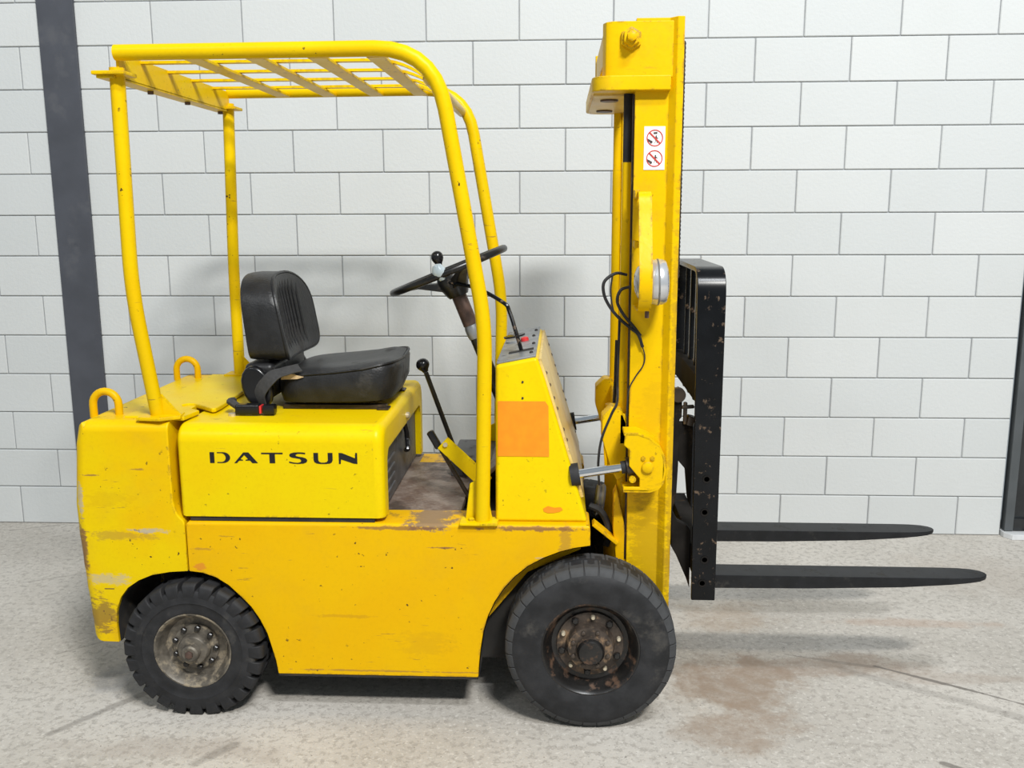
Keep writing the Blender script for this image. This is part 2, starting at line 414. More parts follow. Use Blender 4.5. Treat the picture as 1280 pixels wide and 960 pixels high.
B().box((-2.29, -.425, .652), (-1.70, .425, .664)).make('engine_bay_rim', 'dark_inside', FL)
# ---- dark sheets added inside the wheel arches to stand for shade
def arch_shade(name, pts, cx, cz_, y0, y1):
    inn_ = []
    for x, z in pts:
        d_ = Vector((cx-x, cz_-z)).normalized(); inn_.append((x+d_.x*.003, z+d_.y*.003))
    b = B(); n_ = len(inn_)
    b.v = [(x, y0, z) for x, z in inn_]+[(x, y1, z) for x, z in inn_]
    b.f = [[k, k+1, n_+k+1, n_+k] for k in range(n_-1)]
    o = b.make(name, 'dark_inside', FL); mirror(o)
arch_shade('wheel_arch_shade', [(-2.552, .236), (-2.555, .30), (-2.550, .35), (-2.533, .392), (-2.508, .424), (-2.470, .450), (-2.425, .469), (-2.366, .480), (-2.303, .484), (-2.260, .479), (-2.217, .464), (-2.142, .403), (-2.081, .322), (-2.047, .225), (-2.030, .136)], -2.30, .22, -.428, -.10)
arch_shade('front_arch_shade', [(-1.022, .588), (-1.070, .580), (-1.117, .567), (-1.168, .546), (-1.217, .518), (-1.258, .483), (-1.292, .444), (-1.322, .398), (-1.344, .349), (-1.359, .296), (-1.368, .239), (-1.374, .187), (-1.377, .137)], -1.02, .23, -.430, -.28)
# ---- counterweight
cw = [(-2.308, .484), (-2.308, .645), (-2.313, .655), (-2.322, .664), (-2.330, .676), (-2.336, .695), (-2.340, .72), (-2.341, .975), (-2.632, .975), (-2.650, .90), (-2.668, .70), (-2.666, .60), (-2.660, .50), (-2.655, .42), (-2.648, .33), (-2.643, .238), (-2.552, .236),
      (-2.555, .30), (-2.550, .35), (-2.533, .392), (-2.508, .424), (-2.470, .450), (-2.425, .469), (-2.366, .480)]
rear = lambda a, b, n1, n2: a.x < -2.60 and b.x < -2.60 and abs(abs(a.y)-H) < 1e-3 and abs(abs(b.y)-H) < 1e-3 and a.z < .98
topp = lambda a, b, n1, n2: a.z > .97 and b.z > .97 and (n1.z > .8) != (n2.z > .8) and a.x+b.x < -4.72
frnt = lambda a, b, n1, n2: a.x > -2.345 and b.x > -2.345 and min(a.z, b.z) > .62 and abs(abs(a.y)-H) < .04 and (abs(n1.y) > .8) != (abs(n2.y) > .8)
CW = B().prism(cw, 'y', -H, H).make('counterweight', 'counterweight_paint', FL, sels=[(rear, .07, 5), (topp, .035, 4), (frnt, .014, 3)], bevel=.004, seg=2)
B().prism([(-2.50, -.385), (-2.306, -.385), (-2.292, -.290), (-2.37, -.232), (-2.385, -.205), (-2.372, -.182), (-2.35, -.185), (-2.262, -.262), (-2.25, -.255), (-2.248, -.20), (-2.262, .05), (-2.262, .385), (-2.50, .385)], 'z', .966, .981).make('cover_plate', 'yellow_paint', FL, bevel=.004)
B().box((-2.585, -H-.0008, .4190), (-2.553, -H+.001, .4215)).make('casting_seam', 'rusty_tube', CW)
eye = B().tube([(-2.622, -.335, .965)]+[(-2.58+.042*math.cos(a), -.335, 1.008+.042*math.sin(a)) for a in [PI-PI*k/12 for k in range(13)]]+[(-2.538, -.335, .965)], .0125, 12).make('lifting_eye', 'worn_yellow_paint', FL)
mirror(eye)
# ---- hood
def hoodsec(h, zt, r, zb):
    return [(-h, zb)]+[(-h+r-r*math.cos(math.radians(a)), zt-r+r*math.sin(math.radians(a))) for a in range(0, 91, 15)]+[(h-r+r*math.sin(math.radians(a)), zt-r+r*math.cos(math.radians(a))) for a in range(0, 91, 15)]+[(h, zb)]
hs = hoodsec(.43, .962, .055, .667)
rearE = lambda a, b, n1, n2: a.x < -2.31 and b.x < -2.31 and (abs(n1.x) > .9) != (abs(n2.x) > .9)
HOOD = B().prism(hs, 'x', -2.318, -1.697).make('hood', 'yellow_paint', FL, sels=[(rearE, .016, 3)])
# front frame of the hood
inn = []
for (y, z) in hs:
    inn.append((max(-.365, min(.365, y*.84)), z if z < .7 else min(.872, z-.085)))
ring = B(); nn = len(hs)
o0 = [(-1.697, *p) for p in hs]; o1 = [(-1.688, *p) for p in hs]
def shrink(d): return [(math.copysign(max(abs(y)-d, 0), y) if abs(y) > .3 else y, (z-d if z > .7 else z)) for y, z in hs]
rs = [o0, o1, [(-1.676, *p) for p in shrink(.005)], [(-1.668, *p) for p in shrink(.014)], [(-1.666, *p) for p in shrink(.024)], [(-1.666, *p) for p in inn], [(-1.697, *p) for p in inn]]
for rg in rs: ring.v += rg
for k in range(len(rs)-1):
    for q in range(nn-1): a, b = k*nn, (k+1)*nn; ring.f.append([a+q, a+q+1, b+q+1, b+q])
ring.f.append([k*nn for k in range(len(rs))]); ring.f.append([k*nn+nn-1 for k in range(len(rs))][::-1])
ring.make('hood_front_frame', 'yellow_paint', FL)
GP = B().box((-1.694, -.37, .662), (-1.688, .37, .875)).make('engine_access_panel', 'grey_panel', FL)
for k in range(4):
    z = .80-.034*k
    B().obox((-1.686, -.28, z), (-1.686, -.13, z), .008, .012).make('louvre', 'grey_panel', GP, bevel=.003)
B().tube(smoothpath([(-1.684, .03, .90), (-1.675, .06, .84), (-1.672, .065, .80), (-1.665, .03, .775), (-1.678, .07, .76)]), .009, 8).make('latch', 'black_plastic', FL)
B().lathe([(.012, 0), (.012, .012), (.006, .016)], (-1.668, .02, .90), (1, 0, 0), 10).make('latch_bolt', 'stud_metal', FL)
# maker's lettering on the hood side
def LX(u): return -2.2160+(252+u/12.8-260)*.002524
def LZ(v, u): return .8755-(552+v/12.8-566)*.00257+.004*(u/2500)
def letter(polys, ch):
    b = B()
    for poly in polys: b.prism([(LX(u), LZ(v, u)) for u, v in poly], 'y', -.4312, -.4295)
    o = b.make('letter', 'black_letter', HOOD, smooth=False); return o
def el(cx, cy, rx, ry, a0, a1, n=12): return [(cx+rx*math.cos(math.radians(a0+(a1-a0)*k/n)), cy-ry*math.sin(math.radians(a0+(a1-a0)*k/n))) for k in range(n+1)]
letter([[(118, 172), (190, 172), (190, 345), (118, 345)], [(236, 172)]+el(330, 258, 115, 86, 90, -90)+[(236, 345), (236, 330)]+el(300, 258, 74, 72, -90, 90)+[(236, 187)]], 'D')
letter([[(508, 346), (660, 176), (742, 176), (888, 346), (800, 346), (765, 306), (692, 306), (692, 293), (735, 284), (675, 216), (610, 284), (650, 293), (650, 306), (590, 306), (552, 346)]], 'A')
letter([[(948, 180), (1292, 180), (1292, 202), (1166, 202), (1166, 347), (1078, 347), (1078, 202), (948, 202)]], 'T')
o2 = 1254
letter([[(o2+u, v) for u, v in [(398, 182), (398, 203), (330, 196), (278, 197), (244, 212), (250, 232), (285, 243), (350, 252), (405, 270), (430, 300), (415, 332), (365, 352), (290, 358), (200, 353), (137, 340), (137, 320), (205, 336), (270, 342), (318, 332), (333, 305), (312, 278), (260, 268), (190, 258), (148, 238), (143, 212), (165, 190), (215, 177), (290, 173), (350, 175)]]], 'S')
letter([[(o2+u, v) for u, v in [(530, 182), (604, 182), (604, 300), (618, 325), (650, 338), (700, 338), (738, 328), (758, 302), (758, 182), (834, 182), (834, 300), (818, 335), (785, 352), (720, 358), (640, 358), (575, 350), (542, 328), (530, 295)]]], 'U')
letter([[(o2+u, v) for u, v in [(932, 182), (985, 185), (1190, 268), (1198, 182), (1226, 182), (1226, 357), (1170, 352), (968, 284), (960, 357), (932, 357)]]], 'N')

# ---- cab floor
B().box((-1.70, -.30, .630), (-1.44, .43, .652)).make('floor_plate', 'floor_plate_metal', FL, bevel=.003)
B().prism([(-1.44, .652), (-1.30, .775), (-1.30, .755), (-1.44, .632)], 'y', -.04, .43).make('toe_board', 'floor_plate_metal', FL, bevel=.003)
B().box((-1.455, -.30, .60), (-1.32, -.19, .625)).make('pedal_well', 'dark_inside', FL)
B().box((-1.52, .10, .652), (-1.30, .42, .715)).make('gear_cover', 'grey_panel', FL, bevel=.006)
# ---- front cowl
zb = .652
cp = [((-1.320, zb), .405), ((-1.030, zb), .405), ((-1.165, 1.10), .372), ((-1.190, 1.172), .366), ((-1.320, 1.146), .368)]
b = B()
b.v = [(x, -h, z) for (x, z), h in cp]+[(x, h, z) for (x, z), h in cp]
b.f = [[0, 1, 2, 3, 4], [9, 8, 7, 6, 5]]+[[k, (k+1) % 5, 5+(k+1) % 5, 5+k] for k in range(5)]
COWL = b.make('front_cowl', 'yellow_paint', FL, bevel=.012, seg=3, ang=20)
# pale front plate of the cowl with bolts
d = Vector((-1.170+1.03, 0, 1.10-zb)).normalized(); nrm = Vector((d.z, 0, -d.x))
p0 = Vector((-1.05, 0, .72))+nrm*.003; p1 = Vector((-1.1865, 0, 1.163))+nrm*.004
FPp = B().obox(p0, p1, .715, .010, nrm).make('cowl_front_plate', 'pale_yellow_paint', FL, bevel=.002)
for side_ in (-1, 1):
    for t in (.12, .2, .42, .5, .66, .74, .84, .93):
        p = p0.lerp(p1, t*.95)+Vector((0, side_*(.325-.012*t), 0))
        B().lathe([(.007, 0), (.007, .005), (.003, .008)], p, nrm, 8).make('bolt', 'rusty_tube', FPp)
# dashboard
dd = Vector((.13, 0, .026)).normalized(); dn = Vector((-dd.z, 0, dd.x))
q0, q1 = Vector((-1.316, 0, 1.1485)), Vector((-1.194, 0, 1.1725))
DB = B().obox(q0+dn*.002, q1+dn*.002, .715, .008, dn).make('dashboard', 'dash_metal', FL, bevel=.003)
for (t, y, r, h, m) in [(.62, .02, .014, .012, 'red_plastic'), (.88, -.30, .006, .004, 'dark_inside'), (.9, -.1, .006, .004, 'dark_inside'), (.86, .1, .006, .004, 'dark_inside'), (.9, .25, .006, .004, 'dark_inside'), (.25, .2, .04, .006, 'black_plastic'), (.3, .05, .03, .006, 'dash_metal')]:
    B().lathe([(r, 0), (r, h), (r*.6, h+.003)], q0.lerp(q1, t)+dn*.005+Vector((0, y, 0)), dn, 16).make('gauge' if r > .02 else 'dash_button', m, DB)
B().obox((-1.285, -.22, 1.1615), (-1.205, -.22, 1.1775), .028, .004, dn).make('lever_slot', 'dark_inside', DB)
# orange patches on the cowl side
def cowl_y(z): return -(.405+(.368-.405)*(z-zb)/(1.146-zb))
def patch(name, pts, mat):
    b = B(); n_ = len(pts)
    for dy in (-.0016, .0004):
        for x, z in pts: b.v.append((x, cowl_y(z)+dy, z))
    b.f = [list(range(n_)), list(range(n_, 2*n_))[::-1]]+[[k, (k+1) % n_, n_+(k+1) % n_, n_+k] for k in range(n_)]
    return b.make(name, mat, COWL, smooth=False)
patch('orange_patch', [(-1.312, 1.035), (-1.165, 1.035), (-1.155, 1.02), (-1.152, .862), (-1.312, .862)], 'orange_patch')
patch('paint_blot', [(-1.170, .697), (-1.155, .705), (-1.135, .700), (-1.115, .702), (-1.108, .694), (-1.118, .688), (-1.135, .684), (-1.155, .683), (-1.168, .688)], 'orange_patch')
for z in (1.095, 1.045):
    B().lathe([(.0035, 0), (.0035, .002)], (-1.235, cowl_y(z)-.001, z), (0, -1, 0), 8).make('bolt_hole', 'dark_inside', COWL)

# ---- overhead guard
OG = bpy.data.objects.new('overhead_guard', None); COL.objects.link(OG); OG.parent = FL; OG.location = Vector((-1.9, 0, 2.05))-ORI[FL]; ORI[OG] = Vector((-1.9, 0, 2.05))
RT = .0225
loop = fillet([(-1.360, -.418, .655), (-1.346, -.425, 1.28), (-1.480, -.462, 2.070), (-2.400, -.465, 2.066)], [.10, .17])
gl = B().tube(loop, RT, 16).make('guard_tube', 'guard_paint', OG)
mirror(gl)
rp = B().tube(fillet([(-2.388, -.385, .975), (-2.412, -.450, 1.38), (-2.400, -.462, 2.025)], [.12]), .0215, 16).make('rear_post', 'guard_paint', OG)
mirror(rp)
fb = B().prism([(-1.43, -.45), (-1.31, -.45), (-1.31, -.38), (-1.43, -.38)], 'z', .652, .661).make('front_post_foot', 'yellow_paint', OG, bevel=.003)
mirror(fb)
gs = B().prism([(-1.415, .66), (-1.33, .66), (-1.355, .80), (-1.40, .775)], 'y', -.402, -.394).make('front_gusset', 'yellow_paint', OG, bevel=.003)
mirror(gs)
bt = B().lathe([(.011, 0), (.011, .007), (.008, .009)], (-1.395, -.418, .660), (0, 0, 1), 6).make('foot_bolt', 'yellow_paint', OG); mirror(bt)
rf = B().prism([(-2.44, -.43), (-2.36, -.44), (-2.31, -.40), (-2.32, -.34), (-2.44, -.345)], 'z', .975, .987).make('rear_post_foot', 'guard_paint', OG, bevel=.003); mirror(rf)
rg = B().prism([(-2.375, .985), (-2.31, .985), (-2.372, 1.055)], 'y', -.392, -.384).make('rear_gusset', 'guard_paint', OG, bevel=.002); mirror(rg)
B().box((-2.404, -.458, 1.995), (-2.394, .458, 2.068)).box((-2.445, -.50, 1.992), (-2.394, .50, 2.001)).make('rear_crossmember', 'guard_paint', OG, bevel=.002)
for y in (-.42, -.2, .1, .42): B().lathe([(.010, 0), (.010, .010)], (-2.418, y, 1.992), (0, 0, -1), 6).make('crossmember_bolt', 'rusty_tube', OG)
cpz = B().box((-2.455, -.51, 2.001), (-2.36, -.42, 2.012)).make('post_cap_plate', 'guard_paint', OG, bevel=.003); mirror(cpz)
for x in (-2.180, -2.000, -1.820, -1.650):
    B().box((x-.026, -.455, 2.046), (x+.026, .455, 2.056)).make('cross_bar', 'guard_paint', OG, bevel=.002)
B().tube([(-1.497, -.46, 1.985), (-1.497, .46, 1.985)], .018, 10).make('front_cross_tube', 'pale_yellow_paint', OG)
for y in (-.30, -.10, .10, .30):
    pth = fillet([(-2.394, y, 2.062), (-1.60, y, 2.062), (-1.497, y, 1.99)], [.08])
    b = B()
    rings = []
    for i, p in enumerate(pth):
        a = pth[max(i-1, 0)]; c_ = pth[min(i+1, len(pth)-1)]; t = (c_-a).normalized(); up = Vector((-t.z, 0, t.x)); up = up if up.z > 0 else -up
        rings.append([p+Vector((0, -.014, 0))-up*.004, p+Vector((0, .014, 0))-up*.004, p+Vector((0, .014, 0))+up*.004, p+Vector((0, -.014, 0))+up*.004])
    b.loft(rings).make('guard_slat', 'guard_paint', OG)

# ---- seat
SEAT = bpy.data.objects.new('driver_seat', None); COL.objects.link(SEAT); SEAT.parent = FL; SEAT.location = Vector((-1.95, 0, .962))-ORI[FL]; ORI[SEAT] = Vector((-1.95, 0, .962))
def superring(cx, cy, z, hx, hy, n=40, e=5.0, dz=None):
    out = []
    for k in range(n):
        a = 2*PI*k/n; c_, s_ = math.cos(a), math.sin(a)
        x = cx+hx*math.copysign(abs(c_)**(2/e), c_); y = cy+hy*math.copysign(abs(s_)**(2/e), s_)
        out.append(Vector((x, y, z+(dz(x, y) if dz else 0))))
    return out
tilt = lambda x, y: .085*(x+1.9)
cz = lambda k: (lambda x, y: tilt(x, y)*k+(.018*max(0, (x+1.80)/.15) if k > .9 else 0)-.03*k*max(0, 1-abs(y)/.20)*.4)
rings = [superring(-1.885, 0, .986, .165, .185), superring(-1.875, 0, .992, .19, .20, dz=cz(.2)), superring(-1.868, 0, 1.03, .203, .212, dz=cz(.6)), superring(-1.866, 0, 1.075, .205, .214, dz=cz(1)),
         superring(-1.868, 0, 1.094, .196, .205, dz=cz(1)), superring(-1.87, 0, 1.104, .175, .183, dz=cz(1)), superring(-1.87, 0, 1.106, .10, .10, dz=cz(1)), superring(-1.87, 0, 1.106, .02, .02, dz=cz(1))]
B().loft(rings).make('seat_cushion', 'black_vinyl', SEAT)
B().tube([p+Vector((0, 0, .004)) for p in superring(-1.866, 0, 1.087, .201, .210, dz=cz(1))], .005, 6, closed=True).make('cushion_piping', 'black_vinyl', SEAT)
B().prism([(-2.035, 1.092), (-2.02, 1.094), (-1.965, 1.078), (-1.985, 1.072), (-2.04, 1.070)], 'y', -.2175, -.205).make('torn_patch', 'torn_foam', SEAT)
# backrest: upholstered slab with rounded top corners, slightly wrapped forward
def bpt(t):
    """outline of the backrest in y, z for t in 0..1 (superellipse-like, square bottom)"""
    a = 2*PI*t; c_, s_ = math.cos(a), math.sin(a); e = 2.6 if s_ > 0 else 7
    return .216*math.copysign(abs(c_)**(2/e), c_), 1.268+.143*math.copysign(abs(s_)**(2/e), s_)
def bx_(y, z): return .030*(abs(y)/.216)**2.4 - .05*(z-1.125)/.285
br = []
NB = 44
for dx, sc_ in ((-2.128, .80), (-2.138, .93), (-2.136, .985), (-2.115, 1.0), (-2.06, 1.0), (-2.042, .985), (-2.034, .95), (-2.034, .86), (-2.040, .6), (-2.044, .3), (-2.045, .03)):
    rg_ = []
    for k in range(NB):
        y, z = bpt(k/NB); y *= sc_; z = 1.268+(z-1.268)*sc_
        rg_.append(Vector((dx+bx_(y, z)*(1.0 if dx > -2.1 else .55)-(.024 if dx < -2.1 else 0), y, z)))
    br.append(rg_)
BK = B().loft(br).make('backrest', 'black_vinyl', SEAT)
for i in range(8):
    y = -.115+.23*i/7; zz = [1.14+.26*k/14 for k in range(15)]
    lim = 1.268+.143*(1-(abs(y)/.216)**2.6)**(1/2.6)
    B().tube([(-2.0395+bx_(y, z)-max(0, z-lim+.022)*.7, y, z) for z in zz if z < lim-.004], .0052, 8).make('backrest_pleat', 'black_vinyl', BK)
for sc_, dx, rr_ in ((.985, -2.040, .0055),):
    pp = []
    for k in range(NB):
        y, z = bpt(k/NB); y *= sc_; z = 1.268+(z-1.268)*sc_; pp.append(Vector((dx+bx_(y, z), y, z)))
    B().tube(pp, rr_, 6, closed=True).make('backrest_edge_piping', 'black_vinyl', BK)
hg = B().prism([(-2.118+.052*math.cos(a_)-.012*math.sin(a_), 1.045+.072*math.sin(a_)) for a_ in [2*PI*k_/18 for k_ in range(18)]], 'y', -.238, -.205).make('recliner_cover', 'black_plastic', SEAT, bevel=.012, seg=3); mirror(hg)
B().box((-2.17, -.20, 1.0), (-2.07, .20, 1.12)).make('seat_frame', 'black_vinyl', SEAT, bevel=.02, seg=3)
rl = B().box((-2.05, -.175, .963), (-1.70, -.145, .978)).box((-1.73, -.19, .963), (-1.69, -.14, .969)).make('seat_rail', 'greasy_steel', SEAT, bevel=.002); mirror(rl)
# lap belt
belt = smoothpath([(-2.10, -.236, .97), (-2.105, -.245, 1.03), (-2.06, -.245, 1.085), (-2.02, -.225, 1.10), (-1.98, -.20, 1.108)], 5)
rings = []
for i, p in enumerate(belt):
    t = (belt[min(i+1, len(belt)-1)]-belt[max(i-1, 0)]).normalized(); s_ = Vector((.75, -.35, -.2)).normalized(); s_ = (s_-t*s_.dot(t)).normalized(); nn_ = t.cross(s_)
    rings.append([p+s_*.024+nn_*.0015, p-s_*.024+nn_*.0015, p-s_*.024-nn_*.0015, p+s_*.024-nn_*.0015])
B().loft(rings).make('seat_belt', 'webbing', SEAT)
B().box((-2.175, -.295, .966), (-2.095, -.255, 1.0)).make('belt_buckle', 'black_plastic', SEAT, bevel=.007, seg=3)
B().box((-2.095, -.292, .970), (-2.088, -.258, .996)).make('buckle_button', 'red_plastic', SEAT, bevel=.002)
B().box((-2.085, -.292, .966), (-2.045, -.255, .998)).make('belt_tongue', 'black_plastic', SEAT, bevel=.006, seg=2)
B().tube([(-2.165, -.27, .985), (-2.20, -.26, 1.005), (-2.20, -.23, 1.0)], .013, 8).make('belt_stalk', 'webbing', SEAT)
B().lathe([(.014, 0), (.014, .008)], (-2.185, -.285, .962), (0, 0, 1), 8).make('belt_anchor', 'stud_metal', SEAT)

# ---- steering
sc = Vector((-1.503, 0, 1.414)); sd = Vector((.37, 0, -.93)).normalized(); su = Vector((-sd.z, 0, sd.x)); sv = Vector((0, 1, 0))
SW = B().tube([sc+su*.205*math.cos(2*PI*k/48)+sv*.205*math.sin(2*PI*k/48) for k in range(48)], .0125, 10, closed=True).make('steering_wheel', 'steering_black', FL)
for a in (PI, PI+2*PI/3, PI-2*PI/3):
    dv = su*math.cos(a)+sv*math.sin(a)
    B().loft([[sc+sd*.05+dv*.03+sv.cross(dv)*0+w_ for w_ in (sd*.018+sd.cross(dv)*.028, sd*.018-sd.cross(dv)*.028, -sd*.018-sd.cross(dv)*.028, -sd*.018+sd.cross(dv)*.028)],
              [sc+sd*.012+dv*.12+w_ for w_ in (sd*.008+sd.cross(dv)*.018, sd*.008-sd.cross(dv)*.018, -sd*.008-sd.cross(dv)*.018, -sd*.008+sd.cross(dv)*.018)],
              [sc+dv*.20+w_ for w_ in (sd*.006+sd.cross(dv)*.014, sd*.006-sd.cross(dv)*.014, -sd*.006-sd.cross(dv)*.014, -sd*.006+sd.cross(dv)*.014)]]).make('spoke', 'steering_black', SW, bevel=.004)
B().lathe([(0, -.012), (.045, -.008), (.055, .02), (.052, .045), (.04, .075), (.034, .085)], sc+sd*.008, sd, 20).make('wheel_hub', 'steering_black', SW)
kp = sc+su*(.0)+sv*(-.2)
B().lathe([(0, -.056), (.014, -.052), (.0225, -.036), (.0225, -.024), (.012, -.006), (.008, .0)], Vector((-1.500, -.200, 1.396)), sd, 16).make('spinner_knob', 'pearl_knob', SW)
SC = B().tube([sc+sd*.085, sc+sd*.20], .026, 14).make('steering_column', 'rusty_tube', FL)
B().tube([sc+sd*.20, sc+sd*.215, sc+sd*.235, sc+sd*.25], [.024, .027, .027, .024], 12).make('column_clamp', 'dash_metal', SC)
B().tube([sc+sd*.25, sc+sd*.50], .022, 12).make('column_tube', 'steering_black', SC)
# shift lever beside the wheel, with a black knob
fl_ = B().tube(smoothpath([(-1.243, -.22, 1.165), (-1.258, -.215, 1.215), (-1.285, -.19, 1.295), (-1.305, -.18, 1.322), (-1.40, -.12, 1.365), (-1.53, -.02, 1.385), (-1.545, 0, 1.43)], 5), .0065, 8).make('direction_lever', 'black_paint', FL)
B().lathe([(0, -.030), (.008, -.0285), (.015, -.0245), (.0195, -.018), (.0215, -.010), (.0205, -.002), (.017, .006), (.012, .014), (.009, .022), (.008, .03)], (-1.540, .0, 1.452), Vector((.25, 0, -1)), 22).make('lever_knob', 'black_plastic', fl_)
# floor levers
lv = B().tube([(-1.592, .02, 1.055), (-1.508, .06, .792), (-1.46, .08, .66)], .0085, 8).make('hydraulic_lever', 'steering_black', FL)
B().lathe([(0, -.026), (.009, -.0245), (.017, -.020), (.022, -.0125), (.0242, -.004), (.0225, .004), (.018, .011), (.0125, .017), (.010, .024)], (-1.601, .018, 1.080), Vector((.4, 0, -1)), 22).make('lever_knob', 'black_plastic', lv)
pb = B().obox((-1.530, -.14, .83), (-1.415, -.16, .635), .012, .020, (0, 1, 0)).make('parking_brake_lever', 'greasy_steel', FL, bevel=.002)
B().obox((-1.561, -.139, .88), (-1.528, -.14, .822), .024, .026, (0, 1, 0)).make('brake_grip', 'black_plastic', pb, bevel=.006)
yb = B().obox((-1.512, -.175, .850), (-1.362, -.195, .715), .010, .052, (0, 0, 1)).make('brake_bracket', 'yellow_paint', FL, bevel=.002)
B().lathe([(.008, 0), (.008, .008)], (-1.502, -.180, .845), (0, -1, 0), 8).make('pivot_bolt', 'stud_metal', yb)

# ---- wheels
def wheel(name, cx, cz_, yc, R, hw, rimr, rimm, nlug, front):
    c = Vector((cx, yc, cz_))
    d = Vector((0, -1, 0))     # outward
    if front:
        prof = [(rimr, hw*.86), (rimr+.003, hw*.93), (rimr+.018, hw*.97), (rimr+.045, hw*1.0), (rimr+.070, hw*.99), (R*.895, hw*.955), (R*.905, hw*.92), (R*.945, hw*.85), (R*.98, hw*.72), (R*.995, hw*.4), (R, 0)]
    else:
        prof = [(rimr, hw*.80), (rimr+.004, hw*.90), (rimr+.016, hw*.93), (rimr+.024, hw*.90), (rimr+.04, hw*.97), (R*.72, hw*1.0), (R*.735, hw*.985), (R*.80, hw*.985), (R*.86, hw*.95), (R*.89, hw*.88), (R*.91, hw*.5), (R*.92, 0)]
    full = prof+[(r, -t) for r, t in prof[-2::-1]]
    # rim dish
    rp_ = [(rimr*.52, hw*.30), (rimr*.70, hw*.26), (rimr*.80, hw*.30), (rimr*.84, hw*.50), (rimr*.90, hw*.62), (rimr*.93, hw*.80), (rimr*.985, hw*.90), (rimr*1.02, hw*.90), (rimr*1.0, hw*.6), (rimr*.97, -hw*.6), (rimr*1.0, -hw*.9), (rimr*.9, -hw*.8), (rimr*.85, -hw*.4), (rimr*.4, -hw*.3), (.02, -hw*.3)]
    Wh = B().lathe(rp_+[(.02, hw*.30)], c, d, 40, close=True).make(name, rimm, FL, origin=c)
    B().lathe(full, c, d, 56, close=True).make('tyre', 'black_rubber', Wh, origin=c)
    # tread lugs: one mesh, turned about the axle
    base = None
    for i in range(nlug):
        a = 2*PI*i/nlug
        for sgn in (1, -1):
            aa = a+(0 if sgn > 0 else PI/nlug)
            if base is None or sgn not in base:
                base = base or {}
                hw_ = PI/nlug*(.74 if not front else .92)
                b = B(); rows = []
                if front: cs = [(R*.905, hw*.925), (R*.955, hw*.86), (R*.992, hw*.70), (R*1.0, hw*.08)]; inn_ = .02
                else: cs = [(R*.80, hw*.99), (R*.90, hw*.985), (R*.965, hw*.93), (R*1.0, hw*.78), (R*1.0, hw*.05)]; inn_ = .03
                for (r0, y0) in cs:
                    rows.append((r0, y0))
                for (r0, y0) in [(cs[-1][0]-inn_, cs[-1][1]), (cs[0][0]-.012, cs[0][1]-.022)]: rows.append((r0, y0))
                rings = []
                for th, sh in ((-hw_, 0), (hw_, 0)):
                    rings.append([Vector((r0*math.sin(th+.05*(1-y0/hw)*(0 if front else 1)), -y0*sgn, r0*math.cos(th+.05*(1-y0/hw)*(0 if front else 1))))+c for r0, y0 in rows])
                o = b.loft(rings).make('tread_lug', 'worn_tread_rubber' if front else 'black_rubber', Wh, bevel=.003 if not front else .0012, seg=1, origin=c)
                base[sgn] = o
            else:
                o = base[sgn].copy(); COL.objects.link(o); o.parent = Wh
            o.rotation_euler.y = aa
    return Wh, c, d
def nut(par, c, d, r0, a, t, rad, h, m, nm='wheel_nut', seg=6):
    p = c+Vector((r0*math.sin(a), 0, r0*math.cos(a)))+d*t
    B().lathe([(rad, 0), (rad, h*.8), (rad*.7, h)], p, d, seg).make(nm, m, par)
# front
FW, c, d = wheel('front_wheel', -1.020, .270, -.422, .270, .084, .152, 'black_rim', 36, True)
hw = .084
B().lathe([(.105, hw*.22), (.105, hw*.36), (.078, hw*.40), (.074, hw*.62), (.070, hw*.80), (.046, hw*.84), (.044, hw*1.05), (.036, hw*1.16), (0, hw*1.18)], c, d, 30).make('hub', 'rusty_rim', FW)
B().lathe([(.0435, hw*.84), (.0435, hw*1.07), (.036, hw*1.19), (.01, hw*1.22), (0, hw*1.22)], c, d, 24).make('hub_cap', 'black_rim', FW)
for k in range(10):
    a = math.radians(5+36*k)
    if k % 2 == 0: nut(FW, c, d, .092, a, hw*.34, .0075, .016, 'stud_metal', 'wheel_stud', 10)
    else: nut(FW, c, d, .092, a, hw*.34, .0115, .016, 'black_rim')
for k in range(8): nut(FW, c, d, .058, math.radians(22+45*k), hw*.80, .0075, .008, 'rusty_rim', 'hub_bolt')
# rear
RW, c, d = wheel('rear_wheel', -2.298, .2245, -.402, .230, .070, .125, 'dusty_rim', 24, False)
hw = .070
B().lathe([(.075, hw*.30), (.075, hw*.45), (.052, hw*.50), (.050, hw*.85), (.046, hw*.92), (.030, hw*.96), (.027, hw*1.22), (.022, hw*1.28), (0, hw*1.28)], c, d, 28).make('hub', 'dusty_rim', RW)
B().lathe([(.013, hw*1.28), (.013, hw*1.36), (.008, hw*1.4), (0, hw*1.4)], c, d, 6).make('hub_end', 'rusty_tube', RW)
for k in range(9): nut(RW, c, d, .068, math.radians(10+40*k), hw*.45, .0095, .014, 'black_rim')
def tree_turn(src, yc):
    w = src.copy(); COL.objects.link(w); w.parent = FL; w.location = (src.location.x, yc, src.location.z); w.rotation_euler.z = PI
    for ch in src.children:
        k = ch.copy(); COL.objects.link(k); k.parent = w
tree_turn(FW, .422); tree_turn(RW, .402)
B().tube([(-1.02, -.36, .27), (-1.02, .36, .27)], .05, 14).make('front_axle', 'dark_steel', FL)
B().tube([(-2.298, -.35, .2245), (-2.298, .35, .2245)], .035, 12).make('rear_axle', 'dark_steel', FL)
